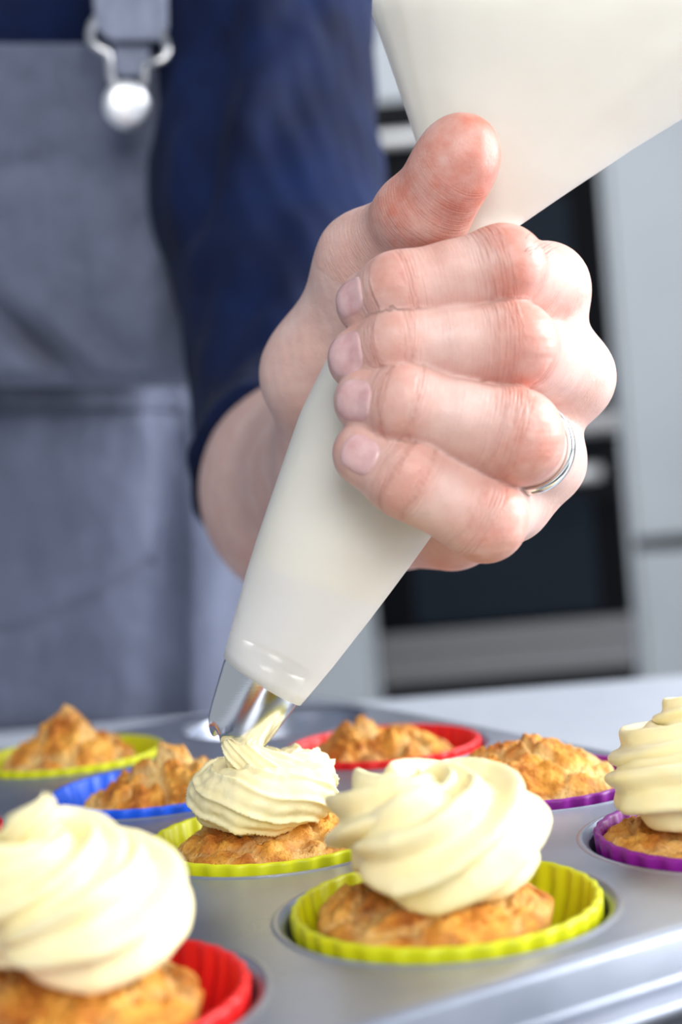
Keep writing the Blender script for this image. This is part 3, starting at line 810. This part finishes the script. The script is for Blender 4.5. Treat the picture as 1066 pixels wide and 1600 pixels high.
# ---------------------------------------------------------------- shirt, trousers, shoes
SH = P_(412, -60, 80); MID = P_(416, 300, 75); ELS = P_(490, 672, 69); CUF = P_(488, 765, 60)
cdir = (CUF - ELS); cdir /= np.linalg.norm(cdir); cn = cdir + np.array(UP) * -.55; cn /= np.linalg.norm(cn)
CUP = P_(345, 740, 60.5)
FOLDS = []
def shirt_sdf(P):
    Q = P.copy(); Q[:, 0] = -.22 + (P[:, 0] + .22) / 1.5
    d = seg(Q, np.array([-.22, 1.035, .93]), np.array([-.22, .905, 1.30]), .112, .118) * 1.15
    d = smin(d, seg(P, np.array([-.40, .90, 1.385]), np.array([-.05, .885, 1.385]), .062, .06), .05)
    ar = smin(seg(P, SH, MID, .062, .056), seg(P, MID, ELS, .056, .053), .02)
    fore = np.maximum(seg(P, ELS, CUF + cdir * .03, .053, .052), (P - CUP) @ cn)
    ar = smin(ar, fore, .015)
    fold = .0028 * vnoise(P * np.array([1, 1, .55]), 95, 11) + .0016 * vnoise(P, 210, 12)
    d = smin(d, ar, .018)
    if FOLDS:
        for pl, amp_, w_ in FOLDS:
            q = np.min([seg(P, a, b, 0, 0) for a, b in zip(pl[:-1], pl[1:])], axis=0); d = d - amp_ * np.exp(-(q / w_) ** 2)
    # armpit crease running down from the shoulder
    return d + fold
def on_shirt(pts):
    o = np.array([P_(x, y, 55) for x, y in pts]); dr_ = o - np.array(CAM); dr_ /= np.linalg.norm(dr_, axis=1)[:, None]
    for _ in range(40): o = o + dr_ * (shirt_sdf(o) * .8)[:, None]
    return o
FOLDS_ = [(on_shirt([(414, -20), (396, 90), (372, 190), (350, 300), (318, 400)]), .007, .011), (on_shirt([(470, 60), (420, 130), (372, 195)]), .005, .010),
          (on_shirt([(560, 330), (480, 370), (400, 420)]), .004, .013), (on_shirt([(450, 500), (390, 540), (330, 560)]), .005, .014), (on_shirt([(330, 60), (345, 200), (330, 330)]), -.008, .016)]
FOLDS += FOLDS_
sv_, sf_ = surface_net(shirt_sdf, [-.46, .56, .90], [.10, 1.14, 1.47], .0038, margin=.006)
part(mesh_obj('shirt', sv_, sf_, M['navy']), person)
def trouser_sdf(P):
    d = None
    for s in (-1, 1):
        hip = np.array([-.22 + s * .085, 1.0, .88]); kn = np.array([-.22 + s * .095, .99, .48]); an = np.array([-.22 + s * .10, 1.01, .07])
        q = smin(seg(P, hip, kn, .10, .075), seg(P, kn, an, .075, .055), .03); d = q if d is None else smin(d, q, .03)
    return np.maximum(d, .035 - P[:, 2]) + .002 * vnoise(P, 60, 5)
tv, tf = surface_net(trouser_sdf, [-.46, .85, .0], [.02, 1.14, 1.02], .008, margin=.01)
part(mesh_obj('trousers', tv, tf, M['trouser']), person)
for s in (-1, 1):
    def shoe_sdf(P, s=s):
        x = -.22 + s * .10
        d = smin(seg(P, np.array([x, 1.03, .045]), np.array([x + s * .015, .88, .035]), .045, .04), seg(P, np.array([x, 1.02, .05]), np.array([x, 1.02, .10]), .045, .045), .03)
        return np.maximum(d, .001 - P[:, 2])
    qv, qf = surface_net(shoe_sdf, [-.22 + s * .10 - .08, .80, -.01], [-.22 + s * .10 + .08, 1.10, .15], .006, margin=.01)
    part(mesh_obj('shoe', qv, qf, M['oven_black']), person)

# ---------------------------------------------------------------- apron
def sheet(name, rows, depth, mat, nx, parent, thick=.0016):
    """rows: (py, left px, right px); depth(px, py) in cm; a cloth sheet at its real distance"""
    v = []; f = []
    R = np.array(rows, float); ys = np.linspace(R[0, 0], R[-1, 0], int((R[-1, 0] - R[0, 0]) / 7) + 2)
    for y in ys:
        x0, x1 = np.interp(y, R[:, 0], R[:, 1]), np.interp(y, R[:, 0], R[:, 2])
        for k in range(nx + 1):
            x = x0 + (x1 - x0) * k / nx; v.append(at(x, y, depth(x, y)))
    W = nx + 1
    for i in range(len(ys) - 1):
        for k in range(nx): f.append((i * W + k, (i + 1) * W + k, (i + 1) * W + k + 1, i * W + k + 1))
    o = mesh_obj(name, v, f, mat, None); part(o, parent)
    s = o.modifiers.new('thickness', 'SOLIDIFY'); s.thickness = thick; s.offset = 0
    return o
def g(x, c, w_): return math.exp(-((x - c) / w_) ** 2)
def fn2(x, y, s): return noise.fractal(Vector((x * s, y * s * .6, 3.3)), 1, 2, 4)
def bib_d(x, y):
    d = 73.2 + (y - 68) / 532 * 3.0 + ((x - 40) / 300) ** 2 * 1.6 * (1 if x > 40 else .6)
    d -= 1.5 * g(y, 470, 130) * g(x, 190, 160)                     # blousing above the waist
    d += 2.6 * g(x - (y - 490) * 1.0, 12, 34) * g(y, 540, 60)    # deep fold at the lower left
    d -= .9 * g(x - (y - 490) * 1.0, 75, 32) * g(y, 560, 80)
    d += .45 * g(y, 262, 22) * g(x, 40, 90) + .35 * g(x, 130, 26) * g(y, 330, 130)
    d += .5 * fn2(x, y, .009) + .10 * fn2(x, y, .03)
    d -= .12 * (1 if x > np.interp(y, [68, 250, 430, 600], [205, 222, 262, 270]) else 0)   # turned hem
    d += 1.8 * max(0, (y - 575) / 25) ** 2
    return d
apron = part(bpy.data.objects.new('apron', None), person); C.objects.link(apron); apron['label'] = 'grey denim bib apron'
def sub(o): o.parent = apron; o.matrix_parent_inverse = Matrix.Translation(person.location).inverted() if 0 else Matrix.Identity(4); return o
bpy.context.view_layer.update()
def part2(o):
    o.parent = apron; o.matrix_parent_inverse = apron.matrix_world.inverted(); return o
bib = sheet('bib', [(68, -420, 236), (90, -420, 243), (180, -420, 249), (250, -420, 254), (330, -420, 272), (430, -420, 290), (520, -420, 298), (602, -420, 296)], bib_d, M['denim'], 150, person)
bib.parent = None; part2(bib)
def skirt_d(x, y):
    d = 82.0 + (y - 580) / 550 * 5.9 - .8 * g(x, 120, 130) * g(y, 720, 110) + max(0, y - 1130) * .012
    d += 1.6 * g(y, 596, 45)
    if x > 120: d += ((x - 120) / 180) ** 2 * 1.5
    if x > 300: d += (x - 300) / 90 * 3.5
    if x < 40: d += ((40 - x) / 300) ** 2 * 2
    d -= .9 * g(x, 335, 34) * min(1, max(0, (y - 730) / 120))
    d += .8 * g(x, 265 - (y - 800) * .06, 45)
    yc = 980 - 110 * min(1, max(0, (x - 10) / 220)) ** 1.3            # curved pocket seam
    d += .35 * g(y, yc + 6, 7) * (1 if x < 240 else 0) - (.25 if (y < yc and x < 235) else 0)
    d += .35 * fn2(x, y, .006) + .05 * fn2(x, y, .03)
    return d
sk = sheet('skirt', [(585, -420, 300), (740, -420, 330), (800, -420, 420), (900, -420, 455), (1140, -420, 470), (1500, -420, 470)], skirt_d, M['denim'], 170, person)
sk.parent = None; part2(sk)
wb = sheet('waist_band', [(590, -420, 285), (640, -420, 292)], lambda x, y: skirt_d(x, y) - .35, M['denim'], 80, person); wb.parent = None; part2(wb)
strap = sheet('strap', [(-160, 128, 246), (0, 146, 262), (44, 150, 262), (64, 172, 254)], lambda x, y: 72.3 - (y + 160) * .001 + .15 * fn2(x, y, .02), M['strapcloth'], 30, person, .003); strap.parent = None; part2(strap)
st = sheet('strap_loop', [(70, 176, 232), (120, 180, 236)], lambda x, y: 72.6, M['strapcloth'], 12, person, .0015); st.parent = None; part2(st)
wire = catmull([at(x, y, d) for x, y, d in [(150, 30, 72.3), (143, 42, 71.8), (141, 60, 71.4), (152, 74, 71.3), (168, 84, 71.4), (172, 105, 71.6), (174, 122, 71.8), (186, 148, 72.0), (204, 156, 72.0), (220, 148, 72.0), (226, 128, 71.8), (228, 100, 71.6), (240, 98, 71.4), (256, 92, 71.4), (261, 76, 71.5), (256, 58, 71.9), (250, 46, 72.3)]], 6)
part2(tube('buckle_wire', wire, .0021, M['pewter'], None, 12))
bc = at(198, 165, 71.0); bn = (Vector(-_fw) * .9 + RT * .32 - UP * .15).normalized(); q = bn.to_track_quat('Z', 'Y')
bv, bf = lathe_vf([(.0001, .0044), (.005, .0042), (.0085, .0035), (.0112, .0020), (.0119, .0004), (.0115, -.0012), (.006, -.0016), (.003, -.002), (.003, -.009), (.0001, -.009)], 40)
bo2 = mesh_obj('button', [bc + q @ (Vector(p) * 1.0 + Vector((0, 0, 0))) for p in bv], bf, M['button']); part2(bo2)
